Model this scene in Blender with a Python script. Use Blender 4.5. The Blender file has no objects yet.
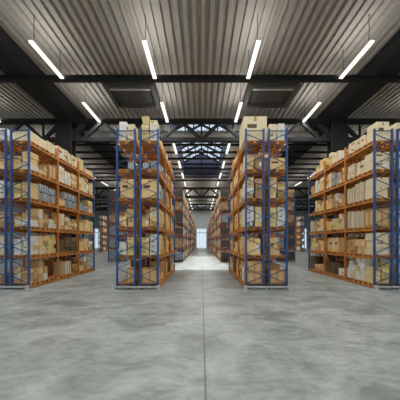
import bpy, bmesh, math, random
from mathutils import Vector, Matrix
random.seed(7)
scene = bpy.context.scene
COL = scene.collection
CAM_Z = 3.0

# ------------------------------------------------------------------ materials
def srgb(r, g, b):
    f = lambda c: (c/255/12.92) if c/255 <= 0.04045 else ((c/255+0.055)/1.055)**2.4
    return (f(r), f(g), f(b), 1.0)

def mat(name, col, rough=0.6, metal=0.0, var=0.0, noise=0.0, nscale=6.0, spec=0.5, stretch=None, bump=0.0):
    m = bpy.data.materials.new(name); m.use_nodes = True
    nt = m.node_tree; n = nt.nodes; l = nt.links
    b = n['Principled BSDF']
    b.inputs['Roughness'].default_value = rough
    b.inputs['Metallic'].default_value = metal
    b.inputs['Specular IOR Level'].default_value = spec
    b.inputs['Base Color'].default_value = col
    last = None
    hsv = n.new('ShaderNodeHueSaturation'); hsv.inputs['Color'].default_value = col
    l.new(hsv.outputs['Color'], b.inputs['Base Color'])
    val = n.new('ShaderNodeMath'); val.operation = 'ADD'; val.inputs[0].default_value = 1.0; val.inputs[1].default_value = 0.0
    l.new(val.outputs[0], hsv.inputs['Value'])
    if var:
        oi = n.new('ShaderNodeObjectInfo')
        mr = n.new('ShaderNodeMapRange'); mr.inputs['To Min'].default_value = 1-var; mr.inputs['To Max'].default_value = 1+var
        l.new(oi.outputs['Random'], mr.inputs['Value']); l.new(mr.outputs[0], val.inputs[0])
    if noise or bump:
        tc = n.new('ShaderNodeTexCoord'); mp = n.new('ShaderNodeMapping')
        if stretch: mp.inputs['Scale'].default_value = stretch
        nz = n.new('ShaderNodeTexNoise'); nz.inputs['Scale'].default_value = nscale; nz.inputs['Detail'].default_value = 4
        l.new(tc.outputs['Object'], mp.inputs['Vector']); l.new(mp.outputs[0], nz.inputs['Vector'])
        mr2 = n.new('ShaderNodeMapRange'); mr2.inputs['From Min'].default_value = 0.3; mr2.inputs['From Max'].default_value = 0.7
        mr2.inputs['To Min'].default_value = -noise; mr2.inputs['To Max'].default_value = noise
        l.new(nz.outputs['Fac'], mr2.inputs['Value']); l.new(mr2.outputs[0], val.inputs[1])
        if bump:
            bp = n.new('ShaderNodeBump'); bp.inputs['Strength'].default_value = bump; bp.inputs['Distance'].default_value = 0.03
            l.new(nz.outputs['Fac'], bp.inputs['Height']); l.new(bp.outputs[0], b.inputs['Normal'])
    return m

def emit(name, col, s):
    m = bpy.data.materials.new(name); m.use_nodes = True
    b = m.node_tree.nodes['Principled BSDF']
    b.inputs['Base Color'].default_value = col
    b.inputs['Emission Color'].default_value = col
    b.inputs['Emission Strength'].default_value = s
    return m

def thin_glass(name, tint, refl=0.12):
    m = bpy.data.materials.new(name); m.use_nodes = True
    nt = m.node_tree; n = nt.nodes; l = nt.links
    n.remove(n['Principled BSDF'])
    tr = n.new('ShaderNodeBsdfTransparent'); tr.inputs['Color'].default_value = tint
    gl = n.new('ShaderNodeBsdfGlossy'); gl.inputs['Roughness'].default_value = 0.1
    mx = n.new('ShaderNodeMixShader'); mx.inputs[0].default_value = refl
    l.new(tr.outputs[0], mx.inputs[1]); l.new(gl.outputs[0], mx.inputs[2]); l.new(mx.outputs[0], n['Material Output'].inputs['Surface'])
    return m

M = {}
M['blue'] = mat('blue_painted_steel', srgb(54, 90, 146), 0.5, var=0.06, noise=0.06, spec=0.3)
M['orange'] = mat('orange_painted_steel', srgb(206, 128, 48), 0.5, var=0.06, noise=0.08)
M['brace'] = mat('brace_steel', srgb(48, 72, 116), 0.5, noise=0.05, spec=0.3)
M['galv'] = mat('grey_steel', srgb(186, 190, 190), 0.55, 0.0, noise=0.06)
M['dark'] = mat('dark_steel', srgb(46, 47, 48), 0.75, noise=0.02, spec=0.15)
M['darker'] = mat('dark_grey_hatch', srgb(72, 72, 69), 0.75, noise=0.02, spec=0.15)
M['duct'] = mat('galvanised_duct', srgb(178, 180, 176), 0.45, 0.1, noise=0.05)
M['deck'] = mat('corrugated_deck', srgb(150, 145, 138), 0.6, noise=0.04, spec=0.25, nscale=2.0)
M['wall'] = mat('wall_cladding', srgb(180, 188, 190), 0.7, noise=0.04)
M['louver'] = mat('blue_grey_louver', srgb(116, 126, 152), 0.6, noise=0.05)
M['pallet'] = mat('pallet_wood', srgb(208, 150, 84), 0.75, var=0.12, noise=0.12, nscale=8, stretch=(1, 6, 1))
M['crate'] = mat('crate_wood', srgb(232, 194, 138), 0.7, var=0.08, noise=0.12, nscale=5, stretch=(1, 1, 7))
M['batten'] = mat('batten_wood', srgb(196, 150, 96), 0.7, var=0.1, noise=0.12, nscale=8)
M['dcrate'] = mat('dark_crate_wood', srgb(110, 92, 70), 0.7, var=0.15, noise=0.12, nscale=5)
M['T'] = mat('tan_card', srgb(234, 200, 140), 0.75, var=0.22, noise=0.05, nscale=3)
M['B'] = mat('brown_card', srgb(194, 158, 112), 0.75, var=0.24, noise=0.06, nscale=3)
M['C'] = mat('cream_card', srgb(238, 222, 186), 0.7, var=0.08, noise=0.05, nscale=3)
M['W'] = mat('white_card', srgb(234, 232, 224), 0.6, var=0.06, noise=0.04, nscale=3)
M['Y'] = mat('straw_card', srgb(228, 208, 144), 0.7, var=0.16, noise=0.06, nscale=3)
M['bundle'] = mat('grey_plastic_wrap', srgb(172, 182, 186), 0.35, var=0.1, noise=0.1, nscale=9, bump=0.4)
M['strap'] = mat('black_strap', srgb(50, 52, 54), 0.5)
M['board'] = mat('cream_board', srgb(226, 214, 186), 0.65, var=0.1, noise=0.05)
M['tape'] = mat('packing_tape', srgb(178, 142, 96), 0.3)
M['ink'] = mat('dark_print', srgb(104, 82, 60), 0.7)
M['label'] = mat('white_paper', srgb(240, 240, 236), 0.6)
M['lamp'] = emit('lamp_diffuser', (1.0, 0.97, 0.90, 1), 0.5)
M['housing'] = mat('lamp_housing', srgb(200, 200, 198), 0.5)
M['skyglass'] = thin_glass('skylight_glass', (0.88, 0.92, 0.96, 1))
M['winglass'] = thin_glass('window_glass', (0.95, 0.97, 0.98, 1), 0.06)

def floor_material():
    m = bpy.data.materials.new('polished_concrete'); m.use_nodes = True
    nt = m.node_tree; n = nt.nodes; l = nt.links; b = n['Principled BSDF']
    tc = n.new('ShaderNodeTexCoord')
    def noise(scale, detail, sc=(1, 1, 1), dist=0.0):
        mp = n.new('ShaderNodeMapping'); mp.inputs['Scale'].default_value = sc
        z = n.new('ShaderNodeTexNoise'); z.inputs['Scale'].default_value = scale; z.inputs['Detail'].default_value = detail
        z.inputs['Roughness'].default_value = 0.62; z.inputs['Distortion'].default_value = dist
        l.new(tc.outputs['Object'], mp.inputs[0]); l.new(mp.outputs[0], z.inputs['Vector']); return z
    a = noise(0.55, 8, (1, 1.6, 1), 0.8); c = noise(3.0, 6, (1, 2.2, 1), 0.5)
    mix = n.new('ShaderNodeMath'); mix.operation = 'MULTIPLY_ADD'; mix.inputs[1].default_value = 0.45
    l.new(c.outputs['Fac'], mix.inputs[0]); l.new(a.outputs['Fac'], mix.inputs[2])
    rp = n.new('ShaderNodeValToRGB')
    rp.color_ramp.elements[0].position = 0.56; rp.color_ramp.elements[0].color = srgb(128, 134, 132)
    rp.color_ramp.elements[1].position = 0.88; rp.color_ramp.elements[1].color = srgb(178, 184, 181)
    l.new(mix.outputs[0], rp.inputs[0])
    # control joints in the slab
    sx = n.new('ShaderNodeSeparateXYZ'); l.new(tc.outputs['Object'], sx.inputs[0])
    def joint(out, off, period, w):
        s = n.new('ShaderNodeMath'); s.operation = 'SUBTRACT'; s.inputs[1].default_value = off - period/2
        l.new(out, s.inputs[0])
        f = n.new('ShaderNodeMath'); f.operation = 'FLOORED_MODULO'; f.inputs[1].default_value = period
        l.new(s.outputs[0], f.inputs[0])
        d = n.new('ShaderNodeMath'); d.operation = 'COMPARE'; d.inputs[1].default_value = period/2; d.inputs[2].default_value = w
        l.new(f.outputs[0], d.inputs[0]); return d
    j1 = joint(sx.outputs['X'], 0.08, 8.0, 0.022); j2 = joint(sx.outputs['Y'], 8.8, 8.0, 0.018)
    mxj = n.new('ShaderNodeMath'); mxj.operation = 'MAXIMUM'; l.new(j1.outputs[0], mxj.inputs[0]); l.new(j2.outputs[0], mxj.inputs[1])
    sc = n.new('ShaderNodeMath'); sc.operation = 'MULTIPLY'; sc.inputs[1].default_value = 0.6; l.new(mxj.outputs[0], sc.inputs[0])
    mc = n.new('ShaderNodeMixRGB'); mc.inputs[2].default_value = srgb(70, 72, 70)
    l.new(sc.outputs[0], mc.inputs[0]); l.new(rp.outputs[0], mc.inputs[1]); l.new(mc.outputs[0], b.inputs['Base Color'])
    rr = n.new('ShaderNodeMapRange'); rr.inputs['To Min'].default_value = 0.3; rr.inputs['To Max'].default_value = 0.6
    l.new(a.outputs['Fac'], rr.inputs['Value']); l.new(rr.outputs[0], b.inputs['Roughness'])
    return m
M['floor'] = floor_material()

# ------------------------------------------------------------------ mesh helpers
class MB:
    """collects boxes / bars / tubes for ONE mesh"""
    def __init__(s): s.v = []; s.f = []; s.mi = []
    def box(s, x0, x1, y0, y1, z0, z1, mi=0):
        k = len(s.v)
        s.v += [(x0,y0,z0),(x1,y0,z0),(x1,y1,z0),(x0,y1,z0),(x0,y0,z1),(x1,y0,z1),(x1,y1,z1),(x0,y1,z1)]
        for q in ((0,3,2,1),(4,5,6,7),(0,1,5,4),(1,2,6,5),(2,3,7,6),(3,0,4,7)):
            s.f.append(tuple(k+i for i in q)); s.mi.append(mi)
        return s
    def bar(s, p, q, w, h=None):
        h = h or w; p = Vector(p); q = Vector(q); d = (q-p).normalized()
        up = Vector((0,0,1)) if abs(d.z) < 0.95 else Vector((0,1,0))
        a = d.cross(up).normalized(); b = a.cross(d).normalized(); k = len(s.v)
        for o in (p, q):
            for sa, sb in ((-1,-1),(1,-1),(1,1),(-1,1)):
                s.v.append(tuple(o + a*sa*w/2 + b*sb*h/2))
        for t in ((0,1,2,3),(7,6,5,4),(0,4,5,1),(1,5,6,2),(2,6,7,3),(3,7,4,0)):
            s.f.append(tuple(k+i for i in t)); s.mi.append(0)
        return s
    def rotbox(s, cx, cy, z0, sx, sy, sz, ang, mi=0):
        k = len(s.v); c, n_ = math.cos(ang), math.sin(ang)
        for zz in (z0, z0+sz):
            for ax, ay in ((-1,-1),(1,-1),(1,1),(-1,1)):
                px, py = ax*sx/2, ay*sy/2
                s.v.append((cx+px*c-py*n_, cy+px*n_+py*c, zz))
        for q in ((0,3,2,1),(4,5,6,7),(0,1,5,4),(1,2,6,5),(2,3,7,6),(3,0,4,7)):
            s.f.append(tuple(k+i for i in q)); s.mi.append(mi)
        return s
    def mesh(s, name, mats, bevel=0.0, smooth=False):
        me = bpy.data.meshes.new(name); me.from_pydata(s.v, [], s.f)
        for m in (mats if isinstance(mats, (list, tuple)) else [mats]): me.materials.append(m)
        for p, i in zip(me.polygons, s.mi): p.material_index = i
        bm = bmesh.new(); bm.from_mesh(me)
        bmesh.ops.recalc_face_normals(bm, faces=bm.faces)
        if bevel: bmesh.ops.bevel(bm, geom=list(bm.edges), offset=bevel, segments=2, affect='EDGES', profile=0.5)
        bm.to_mesh(me); bm.free()
        if smooth:
            for p in me.polygons: p.use_smooth = True
        return me

def link(name, data, parent=None, loc=(0,0,0)):
    o = bpy.data.objects.new(name, data); COL.objects.link(o)
    o.location = loc
    if parent is not None: o.parent = parent
    return o
def tag(o, label, cat=None, group=None, kind=None):
    o['label'] = label
    if cat: o['category'] = cat
    if group: o['group'] = group
    if kind: o['kind'] = kind
    return o
def empty(name, loc=(0,0,0)): return link(name, None, None, loc)
def copy_tree(o, kids, parent=None):
    c = o.copy(); COL.objects.link(c)
    if parent is not None: c.parent = parent
    for ch in kids.get(o.name, ()): copy_tree(ch, kids, c)
    return c
def kids_map(root):
    km = {}
    def walk(o):
        km[o.name] = list(o.children)
        for c in o.children: walk(c)
    bpy.context.view_layer.update(); walk(root); return km

ORD = ['first','second','third','fourth','fifth','sixth','seventh','eighth','ninth','tenth','eleventh','twelfth','thirteenth','fourteenth']

# ------------------------------------------------------------------ the hall
HW, Y0, Y1 = 46.0, -8.0, 88.0
DECK = CAM_Z + 14.4
SKX, SKY0, SKY1 = 3.9, 26.3, 47.5
EAVE, RIDGE = CAM_Z + 17.5, CAM_Z + 19.4

fl = link('floor', MB().box(-HW, HW, Y0, Y1, -0.3, 0.0).mesh('floor', M['floor']))
tag(fl, 'grey mottled concrete warehouse floor with saw-cut joints', 'floor', kind='structure')

# corrugated deck, ribs running along the hall
def corrugated(x0, x1, y0, y1, z, mb):
    pitch, dep = 0.55, 0.19; n = max(1, round((x1-x0)/pitch)); p = (x1-x0)/n
    prof = []
    for i in range(n):
        b = x0 + i*p
        prof += [(b, z), (b+p*0.38, z), (b+p*0.46, z+dep), (b+p*0.92, z+dep)]
    prof.append((x1, z)); k = len(mb.v)
    for x, zz in prof: mb.v.append((x, y0, zz)); mb.v.append((x, y1, zz))
    for i in range(len(prof)-1):
        a = k+2*i; mb.f.append((a, a+1, a+3, a+2)); mb.mi.append(0)
mb = MB()
corrugated(-HW, -SKX, Y0, Y1, DECK, mb); corrugated(SKX, HW, Y0, Y1, DECK, mb)
corrugated(-SKX, SKX, Y0, SKY0, DECK, mb); corrugated(-SKX, SKX, SKY1, Y1, DECK, mb)
mb.box(-HW, -SKX, Y0, Y1, DECK+0.2, DECK+0.4); mb.box(SKX, HW, Y0, Y1, DECK+0.2, DECK+0.4)
mb.box(-SKX, SKX, Y0, SKY0, DECK+0.2, DECK+0.4); mb.box(-SKX, SKX, SKY1, Y1, DECK+0.2, DECK+0.4)
ce = link('ceiling', mb.mesh('ceiling', M['deck']))
tag(ce, 'warm grey corrugated steel roof deck with ribs running along the hall', 'ceiling', kind='structure')

# far wall with three tall windows, side walls
WINS = [(-43.0, 1.3), (0.0, 2.1), (42.2, 1.0)]
WTOP = 8.3
mb = MB(); x = -HW
for cx, hw in WINS:
    mb.box(x, cx-hw, Y1, Y1+0.3, 0, DECK); mb.box(cx-hw, cx+hw, Y1, Y1+0.3, WTOP, DECK); x = cx+hw
mb.box(x, HW, Y1, Y1+0.3, 0, DECK)
tag(link('wall_back', mb.mesh('wall_back', M['wall'])), 'pale grey end wall with tall windows, across the hall', 'wall', kind='structure')
tag(link('wall_left', MB().box(-HW-0.3, -HW, Y0, Y1, 0, DECK).mesh('wall_left', M['wall'])), 'pale grey long wall along the left side', 'wall', kind='structure')
tag(link('wall_right', MB().box(HW, HW+0.3, Y0, Y1, 0, DECK).mesh('wall_right', M['wall'])), 'pale grey long wall along the right side', 'wall', kind='structure')
mb = MB(); x = -HW; FILL_OPENINGS = [-32.0, -16.0, 0.0, 16.0, 32.0]  # unseen end wall behind the camera, added with openings sized to set frontal fill
for cx in FILL_OPENINGS:
    mb.box(x, cx-4.5, Y0-0.3, Y0, 0, DECK); mb.box(cx-4.5, cx+4.5, Y0-0.3, Y0, 8.0, DECK); x = cx+4.5
mb.box(x, HW, Y0-0.3, Y0, 0, DECK)
tag(link('wall_front', mb.mesh('wall_front', M['wall'])), 'pale grey unseen end wall, openings added to set fill light, opposite the windowed end', 'wall', kind='structure')
for i, (cx, hw) in enumerate(WINS):
    w = empty(f'window_{i+1}', (cx, Y1+0.1, 0)); mb = MB()
    mb.box(-hw, -hw+0.12, -0.06, 0.1, 0, WTOP).box(hw-0.12, hw, -0.06, 0.1, 0, WTOP).box(-hw, hw, -0.06, 0.1, WTOP-0.15, WTOP).box(-hw, hw, -0.06, 0.1, 0, 0.25)
    mb.box(-hw, hw, -0.06, 0.1, 6.4, 6.6)
    for k in range(1, 3 if hw > 1.2 else 2):
        xx = -hw + 2*hw*k/(3 if hw > 1.2 else 2); mb.box(xx-0.05, xx+0.05, -0.05, 0.08, 0.2, WTOP)
    link('window_frame', mb.mesh('window_frame', M['galv']), w)
    link('glass_pane', MB().box(-hw+0.1, hw-0.1, 0.0, 0.02, 0.2, WTOP-0.1).mesh('glass_pane', M['winglass']), w)
    tag(w, ['tall bright window at the left end of the back wall', 'tall bright window closing the central aisle', 'tall bright window at the right end of the back wall'][i], 'window', kind='structure')

# roof lantern (skylight)
sk = empty('skylight', (0, 0, 0))
tag(sk, 'gabled glass roof lantern over the central aisle', 'skylight', kind='structure')
mb = MB()
mb.box(-SKX-0.15, -SKX, SKY0, SKY1, DECK, EAVE).box(SKX, SKX+0.15, SKY0, SKY1, DECK, EAVE)
mb.box(-SKX, SKX, SKY0-0.15, SKY0, DECK, EAVE)
link('lantern_curb', mb.mesh('lantern_curb', M['louver']), sk)
mb = MB(); k = 0
for yy in (SKY1, SKY1+0.15):
    mb.v += [(-SKX, yy, DECK), (SKX, yy, DECK), (SKX, yy, EAVE), (0, yy, RIDGE), (-SKX, yy, EAVE)]
mb.f += [(0,1,2,3,4), (9,8,7,6,5), (0,5,6,1), (1,6,7,2), (2,7,8,3), (3,8,9,4), (4,9,5,0)]; mb.mi += [0]*7
gab = link('gable_wall', mb.mesh('gable_wall', M['louver']), sk)
mb = MB()
for z in (DECK+0.15, DECK+0.95, DECK+1.75, DECK+2.5):
    mb.box(-SKX, SKX, SKY1-0.25, SKY1-0.002, z, z+0.2)
mb.box(-0.08, 0.08, SKY1-0.3, SKY1-0.002, DECK, RIDGE-0.15)
link('louver_rails', mb.mesh('louver_rails', M['dark']), sk)
mb = MB()
for sgn in (-1, 1):
    k = len(mb.v); mb.v += [(sgn*SKX, SKY0, EAVE), (sgn*SKX, SKY1, EAVE), (0, SKY1, RIDGE), (0, SKY0, RIDGE)]
    mb.f.append((k, k+1, k+2, k+3)); mb.mi.append(0)
link('glass_pane', mb.mesh('glass_pane', M['skyglass']), sk)
mb = MB()
mb.bar((0, SKY0, RIDGE), (0, SKY1, RIDGE), 0.25)
NB = 9; step = (SKY1-SKY0)/NB
for i in range(NB+1):
    y = SKY0 + step*i
    for sgn in (-1, 1): mb.bar((sgn*SKX, y, EAVE), (0, y, RIDGE), 0.26, 0.3)
for sgn in (-1, 1):
    for t in (0.0, 0.33, 0.67):
        xx = sgn*SKX*(1-t); zz = EAVE + (RIDGE-EAVE)*t
        mb.bar((xx, SKY0, zz), (xx, SKY1, zz), 0.2, 0.22)
    for i in range(NB):
        y = SKY0 + step*i
        for t in (0.0, 0.33, 0.67):
            a = (sgn*SKX*(1-t), y, EAVE+(RIDGE-EAVE)*t); b = (sgn*SKX*(1-t-0.33), y+step, EAVE+(RIDGE-EAVE)*(t+0.33))
            mb.bar(a, b, 0.06)
link('glazing_bars', mb.mesh('glazing_bars', M['dark']), sk)

# longitudinal girders and columns
for sgn, nm in ((-1, 'left'), (1, 'right')):
    a, b = sgn*13.4, sgn*15.1; x0, x1 = min(a, b), max(a, b); zb = CAM_Z+12.8
    mb = MB().box(x0, x1, Y0, Y1-0.02, zb, zb+0.16).box(x0+0.12, x1-0.12, Y0, Y1-0.02, zb+0.16, DECK-0.22).box(x0, x1, Y0, Y1-0.02, DECK-0.22, DECK-0.03)
    g = link('roof_beam', mb.mesh('roof_beam', M['dark'])); tag(g, f'deep dark steel girder running along the {nm} column line', 'beam', kind='structure')
    for j, yc in enumerate((22.5, 51.0)):
        c = empty('steel_column', (sgn*14.25, yc, 0)); mb = MB()
        mb.box(-0.85, 0.85, -0.4, -0.3, 0.04, zb).box(-0.85, 0.85, 0.3, 0.4, 0.04, zb).box(-0.3, 0.3, -0.3, 0.3, 0.04, zb)
        link('shaft', mb.mesh('shaft', M['dark']), c)
        link('base_plate', MB().box(-1.0, 1.0, -0.6, 0.6, 0, 0.04).mesh('base_plate', M['dark']), c)
        link('knee_bracket', MB().bar((-sgn*0.3, 0, zb-2.2), (-sgn*2.0, 0, zb-0.45), 0.35).mesh('knee_bracket', M['dark']), c)
        tag(c, f'wide dark steel column {"behind the outer" if j == 0 else "deep in the hall beyond the outer"} {nm} racks', 'column', kind='structure')

# transverse beams
ys = [16.6] + [28.2 + 2.36*i for i in range(8)] + [62.8, 67.5, 79, 84]
for i, y in enumerate(ys):
    zt = CAM_Z+12.78; H_ = 0.4 if i == 0 else 0.22
    mb = MB().box(-HW, HW, y-0.15, y+0.15, zt-0.06, zt).box(-HW, HW, y-0.06, y+0.06, zt-H_+0.06, zt-0.06).box(-HW, HW, y-0.15, y+0.15, zt-H_, zt-H_+0.06)
    b = link('roof_beam', mb.mesh('roof_beam', M['dark'])); tag(b, f'dark steel cross beam under the roof deck, {ORD[i] if i < 14 else "last"} from the front', 'beam', kind='structure')
# trusses
for j, y in enumerate((22.5, 51.0, 73.0)):
    t = empty('roof_truss', (0, y, 0)); zt = CAM_Z+12.78; zb = CAM_Z+10.42
    link('top_chord', MB().box(-HW, HW, -0.2, 0.2, zt-0.44, zt).mesh('top_chord', M['dark']), t)
    link('bottom_chord', MB().box(-HW, HW, -0.2, 0.2, zb, zb+0.4).mesh('bottom_chord', M['dark']), t)
    mb = MB(); P = 4.15
    for k in range(-11, 12):
        x = k*P
        if abs(x) > HW-1: continue
        for d in (-1, 1):
            if abs(x+d*P/2) < HW: mb.bar((x, 0, zb+0.2), (x+d*P/2, 0, zt-0.2), 0.26, 0.3)
        if k % 2 == 0: mb.bar((x, 0, zb+0.2), (x, 0, zt-0.2), 0.16)
    link('web_members', mb.mesh('web_members', M['dark']), t)
    tag(t, ['dark steel lattice truss spanning above the front racks', 'dark steel lattice truss spanning beyond the glass lantern', 'dark steel lattice truss near the end wall'][j], 'truss', kind='structure')

# ventilation duct
d = empty('ventilation_duct', (0, 24.7, CAM_Z+12.15))
tag(d, 'round galvanised ventilation duct hung across the hall behind the front truss', 'duct')
mb = MB(); R = 0.5; N = 24; X = 13.2
for x in (-X, X):
    for i in range(N): mb.v.append((x, R*math.cos(2*math.pi*i/N), R*math.sin(2*math.pi*i/N)))
for i in range(N): mb.f.append((i, (i+1) % N, N+(i+1) % N, N+i)); mb.mi.append(0)
mb.f += [tuple(range(N)), tuple(range(N, 2*N))]; mb.mi += [0, 0]
link('duct_pipe', mb.mesh('duct_pipe', M['duct'], smooth=False), d)
for k in range(-6, 7):
    mb = MB(); x = k*2.07; r = R+0.03
    for xx in (x-0.04, x+0.04):
        for i in range(N): mb.v.append((xx, r*math.cos(2*math.pi*i/N), r*math.sin(2*math.pi*i/N)))
    for i in range(N): mb.f.append((i, (i+1) % N, N+(i+1) % N, N+i)); mb.mi.append(0)
    mb.f += [tuple(range(N)), tuple(range(N, 2*N))]; mb.mi += [0, 0]
    link('joint_ring', mb.mesh('joint_ring', M['galv']), d)
rod = MB().box(-0.03, 0.03, -0.03, 0.03, R-0.05, 14.4-12.15-0.02).mesh('hanger_rod', M['dark'])
for k in range(-4, 5): link('hanger_rod', rod, d, (k*3.1, 0, 0))

# ceiling hatches
def hatch(x, y, label):
    h = empty('smoke_hatch', (x, y, DECK)); w, l, z0 = 2.2, 1.6, -0.85
    mb = MB().box(-w, w, -l, -l+0.35, z0, 0).box(-w, w, l-0.35, l, z0, 0).box(-w, -w+0.35, -l+0.35, l-0.35, z0, 0).box(w-0.35, w, -l+0.35, l-0.35, z0, 0)
    link('frame', mb.mesh('frame', M['darker']), h)
    link('panel', MB().box(-w+0.3, w-0.3, -l+0.3, l-0.3, z0+0.25, z0+0.35).mesh('panel', M['darker']), h)
    link('crossbar', MB().box(-w+0.35, w-0.35, -l+0.55, -l+0.72, z0+0.02, z0+0.22).mesh('crossbar', M['galv']), h)
    tag(h, label, 'hatch', 'hatches in the roof deck')
hatch(-6.4, 20.2, 'square dark roof hatch above the inner left racks')
hatch(6.4, 20.2, 'square dark roof hatch above the inner right racks')

# strip lamps
LZ = CAM_Z + 12.45; LL = 3.1
def lamp_proto():
    e = empty('strip_lamp', (0,0,LZ))
    link('housing', MB().box(-0.07, 0.07, 0, LL, 0.05, 0.13).mesh('housing', M['housing']), e)
    link('diffuser', MB().box(-0.135, 0.135, 0.03, LL-0.03, -0.05, 0.05).mesh('diffuser', M['lamp']), e)
    rod = MB().box(-0.015, 0.015, -0.015, 0.015, 0.1, 14.4-12.45-0.02).mesh('hanger_rod', M['dark'])
    for yy in (0.3, LL-0.3): link('hanger_rod', rod, e, (0, yy, 0))
    for nm, en, rx, z in (('lamp_light', P_DOWN, 0, -0.07), ('lamp_light', P_UP, math.pi, 0.15)):
        ld = bpy.data.lights.new(nm, 'AREA'); ld.shape = 'RECTANGLE'; ld.size = 0.3; ld.size_y = LL-0.1; ld.energy = en; ld.color = (0.99, 0.985, 0.955)
        lo = bpy.data.objects.new(nm, ld); COL.objects.link(lo); lo.parent = e; lo.location = (0, LL/2, z); lo.rotation_euler = (rx, 0, 0)
    return e
P_DOWN, P_UP = 64, 24
lp = lamp_proto(); km = kids_map(lp); first = True
lys = [13.3, 19.25, 27.4] + [33.4 + 5.85*i for i in range(9)]
back = [7.4, 1.5, -4.4]
for rx, rn in ((-3.56, 'inner left'), (3.56, 'inner right'), (-10.63, 'middle left'), (10.63, 'middle right'), (-21.0, 'outer left'), (21.0, 'outer right')):
    for i, y in enumerate(sorted(back + lys)):
        o = lp if first else copy_tree(lp, km); first = False
        o.location = (rx, y, LZ)
        if y < 12: nm = f'lit white strip lamp over the open floor, {ORD[i]} in the {rn} row'
        else: nm = f'lit white strip lamp hung from the roof deck, {ORD[i-3]} along the {rn} row'
        tag(o, nm, 'lamp', 'strip lamps under the roof')

# ------------------------------------------------------------------ pallet racks
BAY, NBAY, DEP, TOPZ = 2.72, 3, 1.24, 10.05
PW = 0.13
LV = [0.14 + 1.81*i for i in range(6)]
RLEN = BAY*NBAY + PW
me_post = {c: MB().box(-h, h, -h, h, 0.02, TOPZ).mesh('post', M[c]) for c, h in (('blue', 0.052), ('orange', 0.048))}
me_base = MB().box(-0.11, 0.11, -0.11, 0.11, 0, 0.02).mesh('base_plate', M['galv'])
def brace_mesh(c, flip):
    mb = MB(); z = 0.35; s = 0; n = 0
    xa, xb = PW/2, DEP-PW/2
    while z + 0.47 < TOPZ-0.1:
        p, q = ((xa, xb) if (s % 2 == 0) != flip else (xb, xa))
        mb.bar((p, 0, z), (q, 0, z+0.47), 0.04, 0.04); z += 0.47; s += 1
    mb.bar((xa, 0, TOPZ-0.12), (xb, 0, TOPZ-0.12), 0.045, 0.05); mb.bar((xa, 0, 0.3), (xb, 0, 0.3), 0.045, 0.05)
    return mb.mesh('upright_frame', M['brace' if c == 'blue' else c])
me_brace = {(c, f): brace_mesh(c, f) for c in ('blue', 'orange') for f in (False, True)}
me_beam = MB().box(-0.03, 0.03, -BAY/2+0.053, BAY/2-0.053, -0.1, 0).mesh('shelf_beam', M['orange'], bevel=0.008)
me_tie = None
def rack_proto(flip):
    r = empty('pallet_rack')
    for k in range(NBAY+1):
        c = 'blue' if k in (0, NBAY) else 'orange'; y = PW/2 + k*BAY
        f = link('upright_frame', me_brace[(c, flip)], r, (0, y, 0))
        for x in (PW/2, DEP-PW/2):
            link('post', me_post[c], f, (x, 0, 0)); link('base_plate', me_base, f, (x, 0, 0))
    for k in range(NBAY):
        for z in LV:
            for x in (0.04, DEP-0.04):
                link('shelf_beam', me_beam, r, (x, PW/2+(k+0.5)*BAY, z))
    return r
PROTO = {f: rack_proto(f) for f in (False, True)}
KM = {f: kids_map(PROTO[f]) for f in (False, True)}
used = {False: False, True: False}
def place_rack(x, y, flip, label, group):
    if used[flip]: o = copy_tree(PROTO[flip], KM[flip])
    else: o = PROTO[flip]; used[flip] = True
    o.location = (x, y, 0); tag(o, label, 'rack', group); return o

F = 13.4                                   # front plane of the first racks
BL = {'L': -13.465, 'CL': -5.36, 'CR': 2.73, 'R': 10.795}
RN = ['leftmost', 'second', 'third', 'fourth', 'fifth', 'sixth', 'seventh', 'rightmost']
def rack_x(i):                             # i = 0..7 from left
    x0 = BL[['L', 'CL', 'CR', 'R'][i//2]]; return x0 if i % 2 == 0 else x0 + DEP + 0.21
def rname(i): return f'{RN[i]} rack from left' if 0 < i < 7 else f'{RN[i]} rack in front'
for i in range(8):
    place_rack(rack_x(i), F, i % 2 == 1, f'tall blue and orange pallet rack, {RN[i]}{" from left" if 0 < i < 7 else ""} in the front line', 'pallet racks in the front line')
for i in range(8):
    place_rack(rack_x(i), 30.8, i % 2 == 1, f'tall pallet rack beyond the cross aisle, {RN[i]}{" from left" if 0 < i < 7 else ""} of the second line', 'pallet racks of the second line')
NEXTY = [39.3, 53.0, 61.5, 70.0, 78.5]
for j, y in enumerate(NEXTY):
    for i in (3, 4):
        place_rack(rack_x(i), y, i % 2 == 1, f'distant pallet rack {"left" if i == 3 else "right"} of the central aisle, {ORD[j+2]} back from the front', 'distant racks along the central aisle')

GLIMPSE = [(-29.6, 'left'), (28.4, 'right')]
for x, nm in GLIMPSE:
    place_rack(x, 61.5, False, f'distant pallet rack glimpsed through the gap beside the outer {nm} racks', 'distant racks seen through the side gaps')
# flue ties and end barriers
for b, nm in (('L', 'outer left'), ('CL', 'inner left'), ('CR', 'inner right'), ('R', 'outer right')):
    x = BL[b]
    e = empty('rack_end_barrier', (x, F-0.17, 0))
    link('rail', MB().box(0.0, 2.69, -0.05, 0.05, 0.13, 0.23).mesh('rail', M['galv'], bevel=0.015), e)
    for xx in (-0.02, 2.71):
        p = link('post', MB().box(-0.09, 0.09, -0.09, 0.09, 0.02, 0.27).mesh('post', M['galv'], bevel=0.015), e, (xx, 0, 0))
        link('foot_plate', MB().box(-0.15, 0.15, -0.13, 0.1, 0, 0.02).mesh('foot_plate', M['galv']), p)
    tag(e, f'low grey steel barrier at the floor end of the {nm} racks', 'barrier', 'rack end barriers')
    for j, z in enumerate([0.9 + 1.81*k for k in range(5)]):
        o = link('row_spacer', MB().box(DEP+0.003, DEP+0.207, 0.02, 0.1, -0.04, 0.04).mesh('row_spacer', M['blue']), None, (x, F, z))
        tag(o, f'short blue row spacer tying the {nm} racks together, {ORD[j]} from the floor', 'spacer', 'row spacers between the front racks')

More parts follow.
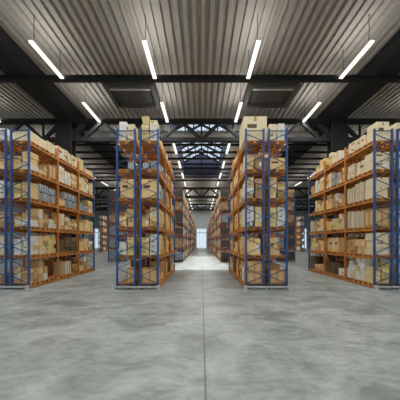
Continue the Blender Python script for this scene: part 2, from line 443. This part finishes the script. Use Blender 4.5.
# ------------------------------------------------------------------ goods
ITEMS = []   # dicts: kind, x,y,z (bottom centre), sx,sy,sz, rot, col, label, face
COLN = {'T': 'tan', 'B': 'brown', 'C': 'cream', 'W': 'white', 'Y': 'straw-coloured'}
SHELF = ['floor-level shelf', 'second shelf', 'third shelf', 'fourth shelf', 'fifth shelf', 'top shelf']
BAYN = ['near bay', 'middle bay', 'far bay']
SLOTN = ['near pallet', 'middle pallet', 'far pallet']
SW = (BAY-PW)/3
PALH = 0.185
def rows_name(r, n):
    if n == 1: return ''
    if r == 0: return 'bottom'
    if r == n-1: return 'top'
    return 'middle' if n == 3 else ORD[r]

def fill(code, rk, bay, lvl, slot, x0, x1, side, aisle, yoff=0.0, rackY=F, where=None):
    """one stack on one pallet: x0..x1 across, the slot's span along the rack"""
    if code == '-': return
    p = code.split(':'); c = p[0]
    ya = rackY + PW + bay*BAY + slot*SW + 0.03 + yoff; yb = ya + SW - 0.06
    z = LV[lvl] + PALH
    tail = f'{SLOTN[slot]}, {SHELF[lvl]}, {BAYN[bay]}, {rname(rk)}' if where is None else where
    def add(kind, cx, cy, cz, sx, sy, sz, col, bits, adj):
        bits = ' '.join(b for b in bits if b)
        lab = f'{adj} {kind.replace("_", " ")}{", " + bits if bits else ""}, {tail}'
        ITEMS.append(dict(kind=kind, x=cx, y=cy, z=cz, sx=sx, sy=sy, sz=sz, col=col, label=lab, aisle=aisle, front=(bay == 0 and slot == 0), hid=(rk in (0, 2, 5, 7) and slot > 0), where=where))
    W = x1-x0; D = yb-ya
    if c in 'TBCWYMG' or c == 'D':
        nz, nr = (int(t) for t in p[1].split('x')[:2]); h = float(p[2])
        if c in 'TBYMW' and nr > 1 and where is None:
            if nz == 1 and not side and random.random() < 0.5: nz = 2
            if h/nr > 0.33 and random.random() < 0.5: nr += 1
        rh = h/nr
        for r in range(nr):
            zz = z + r*rh
            for k in range(nz):
                if nr > 2 and r == nr-1 and nz > 1 and random.random() < 0.3: continue
                col = c if c != 'M' else random.choice('TTYWCB')
                if c in 'WY' and nr*nz > 2 and random.random() < 0.12: col = random.choice('TYC')
                if c in 'TB' and nr*nz > 2 and random.random() < 0.34: col = random.choice('YCBBTW')
                g = 0.02; cy = ya + D*(k+0.5)/nz; sy = D/nz - g - random.random()*0.05; sx = W - g - random.random()*0.2*W
                cx = (x0+x1)/2 + (W-sx)*random.uniform(-0.35, 0.35)
                bits = [rows_name(r, nr), ['near', 'far'][k] if nz == 2 else '', side]
                if c == 'G': add('wrapped_bundle', cx, cy, zz, sx, sy, rh-0.008, 'G', bits, 'grey plastic')
                elif c == 'D': add('wooden_crate', cx, cy, zz, sx, sy, rh-0.008, 'D', bits, 'dark')
                else: add('carton', cx, cy, zz, sx, sy, rh-0.004, col, bits, COLN[col])
    elif c == 'K':
        hs = [float(t) for t in p[1:]]; zz = z
        for r, h in enumerate(hs):
            add('wooden_crate', (x0+x1)/2, (ya+yb)/2, zz, W*0.96, D*0.97, h, 'K', [rows_name(r, len(hs)), side], 'pale'); zz += h*1.012+0.004
    elif c == 'P':
        n = int(p[1]); h = float(p[2]); t = D/n
        for k in range(n):
            hh = h*random.uniform(0.9, 1.0)
            add('board_pack', (x0+x1)/2, ya+t*(k+0.5), z, W*0.95, t*0.72, hh, 'P', [f'{ORD[k]} upright', side], 'cream')

PALLETS = []
def cell(rk, lvl, bay, slots, rackY=F, wheref=None):
    xr = rack_x(rk); mg = 0.1 if wheref is None else 0.01; a, b = xr+mg, xr+DEP-mg
    right_aisle = rk % 2 == 1               # odd racks face an aisle on their right
    if rk in (4, 6): right_aisle = False
    for s, code in enumerate(slots):
        if code is None: continue
        y = rackY + PW + bay*BAY + (s+0.5)*SW
        wh = wheref(s) if wheref else None
        PALLETS.append(dict(kind='pallet', x=xr+DEP/2, y=y, z=LV[lvl], label=f'orange-brown wooden pallet, {SLOTN[s]} of {BAYN[bay]}, {SHELF[lvl]}, {rname(rk)}'.replace(' pallet of', ' one in') if wh is None else 'far', where=wh, sx=1.1, sy=.84, sz=.14))
        ai = 1 if right_aisle else -1
        if wheref is None and s == 0 and isinstance(code, str) and code[0] in 'TBYMW' and code.split(':')[1] != '1x1':
            q = code.split(':'); h2 = round(float(q[2])*random.uniform(0.72, 1.0), 2)
            code = (code, f'{q[0]}:{q[1]}:{h2}') if random.random() < 0.5 else (f'{q[0]}:{q[1]}:{h2}', code)
        if isinstance(code, tuple):         # (inner half, aisle half)
            mid = xr+DEP/2
            inn, out = ((a, mid-0.01), (mid+0.01, b)) if right_aisle else ((mid+0.01, b), (a, mid-0.01))
            fill(code[0], rk, bay, lvl, s, *inn, 'inner', ai, rackY=rackY, where=wh)
            fill(code[1], rk, bay, lvl, s, *out, 'outer', ai, rackY=rackY, where=wh)
        else: fill(code, rk, bay, lvl, s, a, b, '', ai, rackY=rackY, where=wh)

SPEC = {}
# second rack from left (faces the left aisle)
SPEC[1] = {
 5: [['C:1x1:.66', 'C:1x1:.66', 'C:1x1:.8'], ['C:1x1:.9', 'C:2x2:.95', 'C:1x1:.9'], ['Y:1x2:1.1', 'M:2x1:.5', 'M:2x1:.5']],
 4: [['T:1x2:1.15', 'T:2x2:.6', 'K:.95'], ['W:2x3:1.25', 'W:2x3:1.1', 'T:1x3:1.15'], ['M:2x4:1.3', 'M:2x4:1.35', 'M:2x4:1.2']],
 3: [['T:1x3:1.0', 'G:2x2:1.15', 'G:2x2:1.1'], ['T:1x3:.75', 'G:2x2:1.2', 'G:2x2:1.15'], ['G:2x2:.75', 'G:2x1:.6', 'T:1x3:1.2']],
 2: [['T:1x4:.85', 'T:1x3:1.25', 'W:2x2:.62'], ['M:2x4:1.2', 'M:2x3:1.0', 'B:2x3:.9'], ['Y:1x2:.95', 'T:2x3:1.1', 'T:2x3:1.0']],
 1: [['W:2x3:1.2', 'M:2x3:1.2', 'Y:2x4:1.3'], ['D:1x2:1.0', 'D:1x3:1.2', 'D:1x1:.9'], ['T:1x3:1.2', 'T:2x3:1.1', 'M:2x3:.9']],
 0: [['B:2x4:1.05', 'B:2x3:1.35', '-'], ['-', 'P:3:1.1', '-'], ['T:2x2:.7', 'B:2x3:1.2', '-']],
}
SPEC[3] = {
 5: [[('Y:1x6:1.55', 'W:1x4:1.3'), 'W:2x3:.9', 'Y:2x2:.8'], ['T:2x2:.7', 'T:1x2:.8', '-'], ['T:1x2:.9', 'M:2x2:.8', 'T:2x1:.5']],
 4: [[('G:1x1:.45', 'G:1x1:.55'), 'G:2x1:.62', 'G:2x2:.9'], ['T:2x2:.8', 'G:2x2:.9', 'T:1x2:1.0'], ['M:2x3:1.2', 'T:2x2:1.0', 'B:2x3:1.1']],
 3: [['T:1x1:1.18', 'G:1x2:1.15', 'G:2x2:1.1'], ['G:2x2:1.0', 'B:2x3:1.2', 'T:1x2:1.0'], ['M:2x3:1.2', 'T:2x3:1.2', 'B:1x2:1.1']],
 2: [[('T:1x1:.62', 'T:1x3:1.2'), 'T:1x3:1.2', 'Y:2x3:1.2'], ['B:2x3:1.1', 'T:1x3:1.3', 'Y:2x3:1.2'], ['M:2x3:1.3', 'T:2x3:1.2', 'B:1x2:1.1']],
 1: [[('Y:1x4:1.1', 'W:1x3:1.3'), 'Y:2x3:1.3', 'T:1x3:1.2'], ['Y:2x3:1.1', 'T:1x3:1.3', 'B:2x3:1.2'], ['D:1x2:1.3', 'T:2x3:1.2', 'B:1x2:1.1']],
 0: [['K:.95', '-', 'B:1x2:1.2'], ['Y:2x3:1.1', 'B:1x3:1.3', 'D:1x2:1.2'], ['D:1x2:1.3', 'T:2x3:1.2', 'B:1x2:1.1']],
}
SPEC[4] = {
 5: [['BIG', None, 'C:1x2:.95'], ['T:2x2:.9', 'Y:1x2:.9', 'T:2x2:.7'], ['T:1x2:.9', 'B:2x2:.8', '-']],
 4: [[('B:1x1:.75', 'T:1x2:.75'), 'C:1x2:1.3', 'T:1x2:1.0'], ['T:2x2:.8', 'T:1x1:1.2', 'Y:1x2:1.0'], ['M:2x3:1.2', 'T:2x2:1.0', 'B:2x3:1.1']],
 3: [[('B:1x4:1.2', 'T:1x4:1.3'), 'W:2x3:1.2', 'T:2x2:1.1'], ['T:1x1:1.1', 'B:2x3:1.2', 'T:1x2:1.0'], ['M:2x3:1.2', 'T:2x3:1.2', 'B:1x2:1.1']],
 2: [[('Y:1x4:1.25', 'W:1x4:1.3'), 'W:1x4:1.25', 'Y:2x3:1.2'], ['B:2x3:1.1', 'T:1x3:1.3', 'Y:2x3:1.2'], ['M:2x3:1.3', 'T:2x3:1.2', 'B:1x2:1.1']],
 1: [['T:1x1:1.02', 'T:1x2:1.1', 'T:1x3:1.2'], ['Y:2x3:1.1', 'T:1x3:.9', 'C:1x3:.8'], ['D:1x2:1.3', 'T:2x3:1.2', 'B:1x2:1.1']],
 0: [['K:.7:.7', 'W:1x2:1.3', 'B:1x2:1.2'], ['Y:2x3:1.1', 'B:1x3:1.3', 'D:1x2:1.2'], ['D:1x2:1.3', 'T:2x3:1.2', 'B:1x2:1.1']],
}
SPEC[6] = {
 5: [['C:1x1:1.2', 'C:2x1:.8', 'C:1x2:.85'], ['W:2x2:.8', 'C:2x2:.9', 'Y:2x3:1.1'], ['T:1x2:1.0', 'T:2x2:1.1', 'W:2x1:.35']],
 4: [['C:1x2:1.1', 'C:1x1:.95', 'C:2x2:1.0'], ['B:2x3:1.2', 'G:2x2:1.0', 'M:2x3:1.2'], ['T:2x4:1.2', 'W:2x3:1.2', 'B:2x3:1.1']],
 3: [['C:1x2:1.3', 'P:4:1.35', 'P:3:1.2'], ['B:2x2:.9', 'B:1x2:1.1', 'T:1x3:1.2'], ['Y:2x3:1.0', 'T:1x3:1.1', '-']],
 2: [['CR', 'P:4:1.15', 'P:2:1.3'], ['C:2x3:1.2', 'Y:2x3:.9', 'Y:2x3:1.0'], ['M:2x3:1.1', 'B:2x3:.9', 'P:2:1.1']],
 1: [['C:1x3:1.4', 'T:1x2:1.0', 'B:2x3:1.0'], ['B:1x1:1.2', 'T:1x1:1.15', 'T:1x1:1.15'], ['T:1x2:1.1', 'B:2x2:1.0', 'T:2x3:1.2']],
 0: [['Y:1x3:1.25', 'W:2x5:1.5', 'W:2x4:1.25'], ['W:2x2:.6', 'D:2x2:.9', 'D:2x2:.95'], ['B:2x2:.6', 'T:2x2:.5', 'D:1x2:1.2']],
}
SPEC[0] = {5: 'W:1x2:.85', 4: 'T:1x2:1.2', 3: 'W:1x2:1.1', 2: 'T:1x3:1.0', 1: 'C:1x1:1.2', 0: 'B:1x2:.55'}
SPEC[2] = {5: ('C:1x3:1.05', 'W:1x3:1.2'), 4: ('G:1x1:.45', '-'), 3: 'T:1x1:1.18', 2: ('T:1x2:1.1', 'T:1x1:.62'), 1: ('Y:1x4:1.1', 'W:1x2:.85'), 0: ('K:.95', '-')}
SPEC[5] = {5: ('C:1x2:1.05', 'W:1x3:1.1'), 4: 'T:1x1:.72', 3: ('T:1x4:1.3', 'B:1x3:1.0'), 2: ('Y:1x4:1.2', 'W:1x3:1.2'), 1: ('T:1x1:1.1', '-'), 0: 'K:.85'}
SPEC[7] = {5: 'C:1x1:1.15', 4: 'C:1x2:1.1', 3: 'T:1x2:1.1', 2: 'W:1x2:1.0', 1: 'C:1x2:1.2', 0: 'Y:1x3:1.1'}
for rk, levels in SPEC.items():
    for lvl, sp in levels.items():
        if rk in (0, 2, 5, 7):
            second = random.choice(['T:1x2:1.0', 'B:1x3:1.1', 'B:1x1:.9'])
            if lvl == 5: second = 'T:1x2:.6'
            cell(rk, lvl, 0, [sp, second if not (rk == 2 and lvl in (0, 4)) else '-', None])
            continue
        for bay, slots in enumerate(sp):
            slots = list(slots)
            for s, code in enumerate(slots):
                if code == 'BIG':
                    slots[s] = '-'; slots[s+1] = '-'
                    ITEMS.append(dict(kind='carton', x=rack_x(rk)+0.69, y=F+PW+0.86, z=LV[5]+PALH, sx=1.48, sy=1.55, sz=1.56, col='C', aisle=-1, front=True, where=None,
                        big=True, label='very large cream carton taller than its neighbours, on top of the fifth rack from left'))
                elif code == 'CR':
                    slots[s] = 'K:1.1'
            cell(rk, lvl, bay, slots)

for rk in (0, 2, 5, 7):  # filler goods added in the back racks to darken the shelf interiors
    for lvl in range(6):
        for bay in (1, 2):
            cell(rk, lvl, bay, [random.choice(['B:1x2:1.1', 'T:1x1:1.1', 'D:1x1:1.2']) if lvl < 5 else random.choice(['T:1x2:.7', '-']) for _ in range(3)], wheref=lambda s: 'far')
# lines beyond the cross aisle
def rnd(): return random.choice(['T:2x3:1.2', 'B:2x3:1.1', 'C:2x3:1.2', 'M:2x4:1.2', 'W:2x3:1.1', 'M:2x3:1.3', 'D:1x2:1.2', 'C:1x2:1.1', 'Y:1x3:1.0', 'G:1x2:1.1', 'B:1x1:1.2', 'W:1x3:1.2', 'D:1x3:1.3'])
for i in range(8):
    for lvl in range(6):
        for bay in (range(3) if i in (3, 4) else (0,)):
            cell(i, lvl, bay, [random.choice(['D:1x2:1.2', 'G:1x2:1.2', 'D:1x3:1.3', 'B:1x2:1.1', 'D:1x1:1.0']) if bay == 0 and s_ == 0 else rnd() for s_ in range(3 if i in (3, 4) else 1)], rackY=30.8, wheref=lambda s: 'far')  # dark goods at the near ends stand in for the shade there
for x, nm in GLIMPSE:
    for lvl in range(6):
        for sl in range(3):
            ITEMS.append(dict(kind='carton', x=x+DEP/2, y=61.7+sl*.9+.4, z=LV[lvl]+PALH, sx=1.0, sy=.8, sz=random.uniform(.6, 1.2), col=random.choice('TBCWB'), label='', aisle=1, front=False, where='far'))
            PALLETS.append(dict(kind='pallet', x=x+DEP/2, y=61.7+sl*.9+.4, z=LV[lvl], label='', where='far', sx=1.1, sy=.84, sz=.14))
for y in NEXTY:
    for i in (3, 4):
        for lvl in range(6):
            for bay in range(3): cell(i, lvl, bay, [rnd() for _ in range(3)], rackY=y, wheref=lambda s: 'far')

# ------------------------------------------------------------------ goods: meshes
def unit_box(name, m, bevel=0.02): return MB().box(-.5, .5, -.5, .5, 0, 1).mesh(name, m, bevel=bevel)
me_carton = {c: unit_box('carton', M[c]) for c in 'TBCWY'}
me_tape = MB().box(-.502, .502, -.05, .05, .985, 1.004).box(-.506, -.49, -.05, .05, .8, 1.004).box(.49, .506, -.05, .05, .8, 1.004).mesh('packing_tape', M['tape'])
me_tapeY = MB().box(-.05, .05, -.502, .502, .985, 1.004).box(-.05, .05, -.506, -.49, .8, 1.004).box(-.05, .05, .49, .506, .8, 1.004).mesh('packing_tape', M['tape'])
me_lab = {'x+': MB().box(.49, .506, .05, .36, .25, .6).mesh('shipping_label', M['label']),
          'x-': MB().box(-.506, -.49, .05, .36, .25, .6).mesh('shipping_label', M['label']),
          'y-': MB().box(.08, .36, -.506, -.49, .25, .6).mesh('shipping_label', M['label'])}
me_ink = {'x+': MB().box(.49, .506, -.34, .02, .52, .68).mesh('printed_mark', M['ink']),
          'x-': MB().box(-.506, -.49, -.34, .02, .52, .68).mesh('printed_mark', M['ink']),
          'y-': MB().box(-.34, .06, -.506, -.49, .52, .68).mesh('printed_mark', M['ink'])}
def crate_frame():
    mb = MB(); t, o = 0.1, 0.5
    for x in (-1, 1):
        for y in (-1, 1):
            mb.box(*sorted((x*(o-t), x*(o+.012))), *sorted((y*(o-t), y*(o+.012))), 0, 1.01)
    for z0, z1 in ((0, .1), (.91, 1.012)):
        for s in (-1, 1):
            mb.box(-o, o, *sorted((s*(o-.03), s*(o+.01))), z0, z1); mb.box(*sorted((s*(o-.03), s*(o+.01))), -o, o, z0, z1)
    for s in (-1, 1):
        mb.box(-.05, .05, *sorted((s*(o-.03), s*(o+.009))), .1, .92); mb.box(*sorted((s*(o-.03), s*(o+.009))), -.05, .05, .1, .92)
    return mb
me_crate = {'K': unit_box('wooden_crate', M['crate'], 0.006), 'D': unit_box('wooden_crate', M['dcrate'], 0.006)}
me_cframe = {'K': crate_frame().mesh('batten_frame', M['batten']), 'D': crate_frame().mesh('batten_frame', M['dcrate'])}
def bundle_mesh():
    me = bpy.data.meshes.new('wrapped_bundle'); bm = bmesh.new()
    bmesh.ops.create_cube(bm, size=1.0); bmesh.ops.bevel(bm, geom=list(bm.edges), offset=0.1, segments=3, affect='EDGES', profile=0.5)
    bmesh.ops.subdivide_edges(bm, edges=list(bm.edges), cuts=2, use_grid_fill=True)
    rr = random.Random(3)
    for v in bm.verts:
        v.co.z += 0.5
        if v.co.z > 0.02:
            f = 1 + 0.02*math.sin(v.co.z*25)*math.cos(v.co.x*9+v.co.y*7)
            v.co.x *= f; v.co.y *= f
    bm.to_mesh(me); bm.free(); me.materials.append(M['bundle'])
    for p in me.polygons: p.use_smooth = True
    return me
me_bundle = bundle_mesh()
me_strap = MB().box(-.508, .508, -.03, .03, -0.0, 1.01).mesh('strap', M['strap'])
me_board = unit_box('board_pack', M['board'], 0.01)
def pallet_mb(mb, cx=0, cy=0, cz=0):
    hx, hy = 0.59, 0.42
    for k in range(6):
        x = -hx + 0.08 + k*(2*hx-0.16)/5; mb.box(cx+x-.08, cx+x+.08, cy-hy, cy+hy, cz+.158, cz+.183)
    for y in (-hy+.05, 0, hy-.05):
        mb.box(cx-hx, cx+hx, cy+y-.05, cy+y+.05, cz+.135, cz+.159); mb.box(cx-hx, cx+hx, cy+y-.05, cy+y+.05, cz+.002, cz+.025)
        for x in (-hx+.07, 0, hx-.07): mb.box(cx+x-.07, cx+x+.07, cy+y-.05, cy+y+.05, cz+.024, cz+.136)
    return mb
me_pallet = pallet_mb(MB()).mesh('pallet', M['pallet'])

def app(d):
    fx = max(d['sy']*abs(d['x'])/d['y'], 0.02) + d['sx']*(1.0 if d.get('front') else 0.25)
    return fx*d['sz']/d['y']**2*(0.1 if d.get('hid') else 1)
LIMIT = {'carton': 320, 'pallet': 300}
rest = {}
def split(items, kind):
    it = sorted([d for d in items if d['kind'] == kind], key=lambda d: -app(d) if d['where'] is None else -app(d)*1e-3)
    it_near = [d for d in it if d['where'] is None]; n = LIMIT.get(kind, 300)
    near = it_near[:n]; return near, it_near[n:] + [d for d in it if d['where'] is not None]

GR = {'carton': 'cartons stored on the front racks', 'wooden_crate': 'crates stored on the front racks', 'wrapped_bundle': 'wrapped bundles on the front racks', 'board_pack': 'upright boards on the outer right rack', 'pallet': 'pallets on the front racks'}
CAT = {'carton': 'carton', 'wooden_crate': 'crate', 'wrapped_bundle': 'bundle', 'board_pack': 'board', 'pallet': 'pallet'}
for kind in ('carton', 'wooden_crate', 'wrapped_bundle', 'board_pack'):
    near, far = split(ITEMS, kind); rest[kind] = far
    for idx, d in enumerate(near):
        rot = random.uniform(-0.02, 0.02)*min(1, .5/max(d['sx'], d['sy'])) if d['sx'] < 1.3 else 0
        me = {'carton': lambda: me_carton[d['col']], 'wooden_crate': lambda: me_crate[d['col']], 'wrapped_bundle': lambda: me_bundle, 'board_pack': lambda: me_board}[kind]()
        o = link(kind, me, None, (d['x'], d['y'], d['z'])); o.scale = (d['sx'], d['sy'], d['sz']); o.rotation_euler.z = rot
        tag(o, d['label'], CAT[kind], GR[kind])
        if kind == 'carton':
            if idx < 220:
                link('packing_tape', me_tapeY if d['front'] or random.random() < .3 else me_tape, o)
                side = 'y-' if d['front'] else ('x+' if d['aisle'] > 0 else 'x-')
                if random.random() < 0.4: link('shipping_label', me_lab[side], o)
                if random.random() < 0.45 or d.get('big'): link('printed_mark', me_ink[side], o)
        elif kind == 'wooden_crate': link('batten_frame', me_cframe[d['col']], o)
        elif kind == 'wrapped_bundle': link('strap', me_strap, o)
near, far = split(PALLETS, 'pallet')
for d in near:
    o = link('pallet', me_pallet, None, (d['x'], d['y'], d['z'])); tag(o, d['label'], 'pallet', GR['pallet'])
mb = MB()
for d in far: mb.box(d['x']-.53, d['x']+.53, d['y']-.41, d['y']+.41, d['z']+.14, d['z']+.183); mb.box(d['x']-.5, d['x']+.5, d['y']-.06, d['y']+.06, d['z'], d['z']+.141)
tag(link('pallets', mb.mesh('pallets', M['pallet'])), 'wooden pallets on the distant racks beyond the cross aisle', 'pallets', kind='stuff')
def stuff(name, items, mats, order, label, cat):
    mb = MB()
    for d in items: mb.rotbox(d['x'], d['y'], d['z'], d['sx'], d['sy'], d['sz'], random.uniform(-.02, .02), order.index(d['col']))
    if items: tag(link(name, mb.mesh(name, mats)), label, cat, kind='stuff')
stuff('cartons', rest['carton'], [M[c] for c in 'TBCWY'], 'TBCWY', 'tan, brown and white cartons filling the far bays and distant racks', 'cartons')
stuff('wooden_crates', rest['wooden_crate'], [M['dcrate'], M['crate']], 'DK', 'dark wooden crates on the distant racks', 'crates')
stuff('wrapped_bundles', rest['wrapped_bundle'], [M['bundle']], 'G', 'grey wrapped bundles on the distant racks', 'bundles')
if rest['board_pack']: stuff('board_packs', rest['board_pack'], [M['board']], 'P', 'cream boards on the far bays', 'boards')

# ------------------------------------------------------------------ light
w = bpy.data.worlds.new('World'); scene.world = w; w.use_nodes = True
bg = w.node_tree.nodes['Background']; bg.inputs['Color'].default_value = (0.80, 0.90, 1.0, 1); bg.inputs['Strength'].default_value = 0.4
sd = bpy.data.lights.new('sun', 'SUN'); sd.energy = 4.0; sd.angle = math.radians(6); sd.color = (1.0, 0.97, 0.93)
so = bpy.data.objects.new('sun', sd); COL.objects.link(so); so.rotation_euler = (math.radians(-12), 0, 0); so.location = (0, 30, 40)

# ------------------------------------------------------------------ camera
cd = bpy.data.cameras.new('camera'); cam = bpy.data.objects.new('camera', cd); COL.objects.link(cam)
cam.location = (0, 0, CAM_Z); cam.rotation_euler = (math.radians(90), 0, 0)
cd.sensor_width = 36; cd.lens = 214.4/400*36; cd.shift_y = 0.103; cd.shift_x = -1.5/400; cd.clip_end = 300
scene.camera = cam
vs = scene.view_settings
scene.display_settings.display_device = 'sRGB'
vs.view_transform = 'Standard'; vs.look = 'None'; vs.gamma = 1.0; vs.use_curve_mapping = False; vs.exposure = 1.36
scene.cycles.use_denoising = True
scene.cycles.max_bounces = 6; scene.cycles.transparent_max_bounces = 8
print('NEAR', len(ITEMS), 'PALLETS', len(PALLETS), 'carton near', min(300, len([d for d in ITEMS if d['kind']=='carton' and d['where'] is None])), 'total near cartons', len([d for d in ITEMS if d['kind']=='carton' and d['where'] is None]))
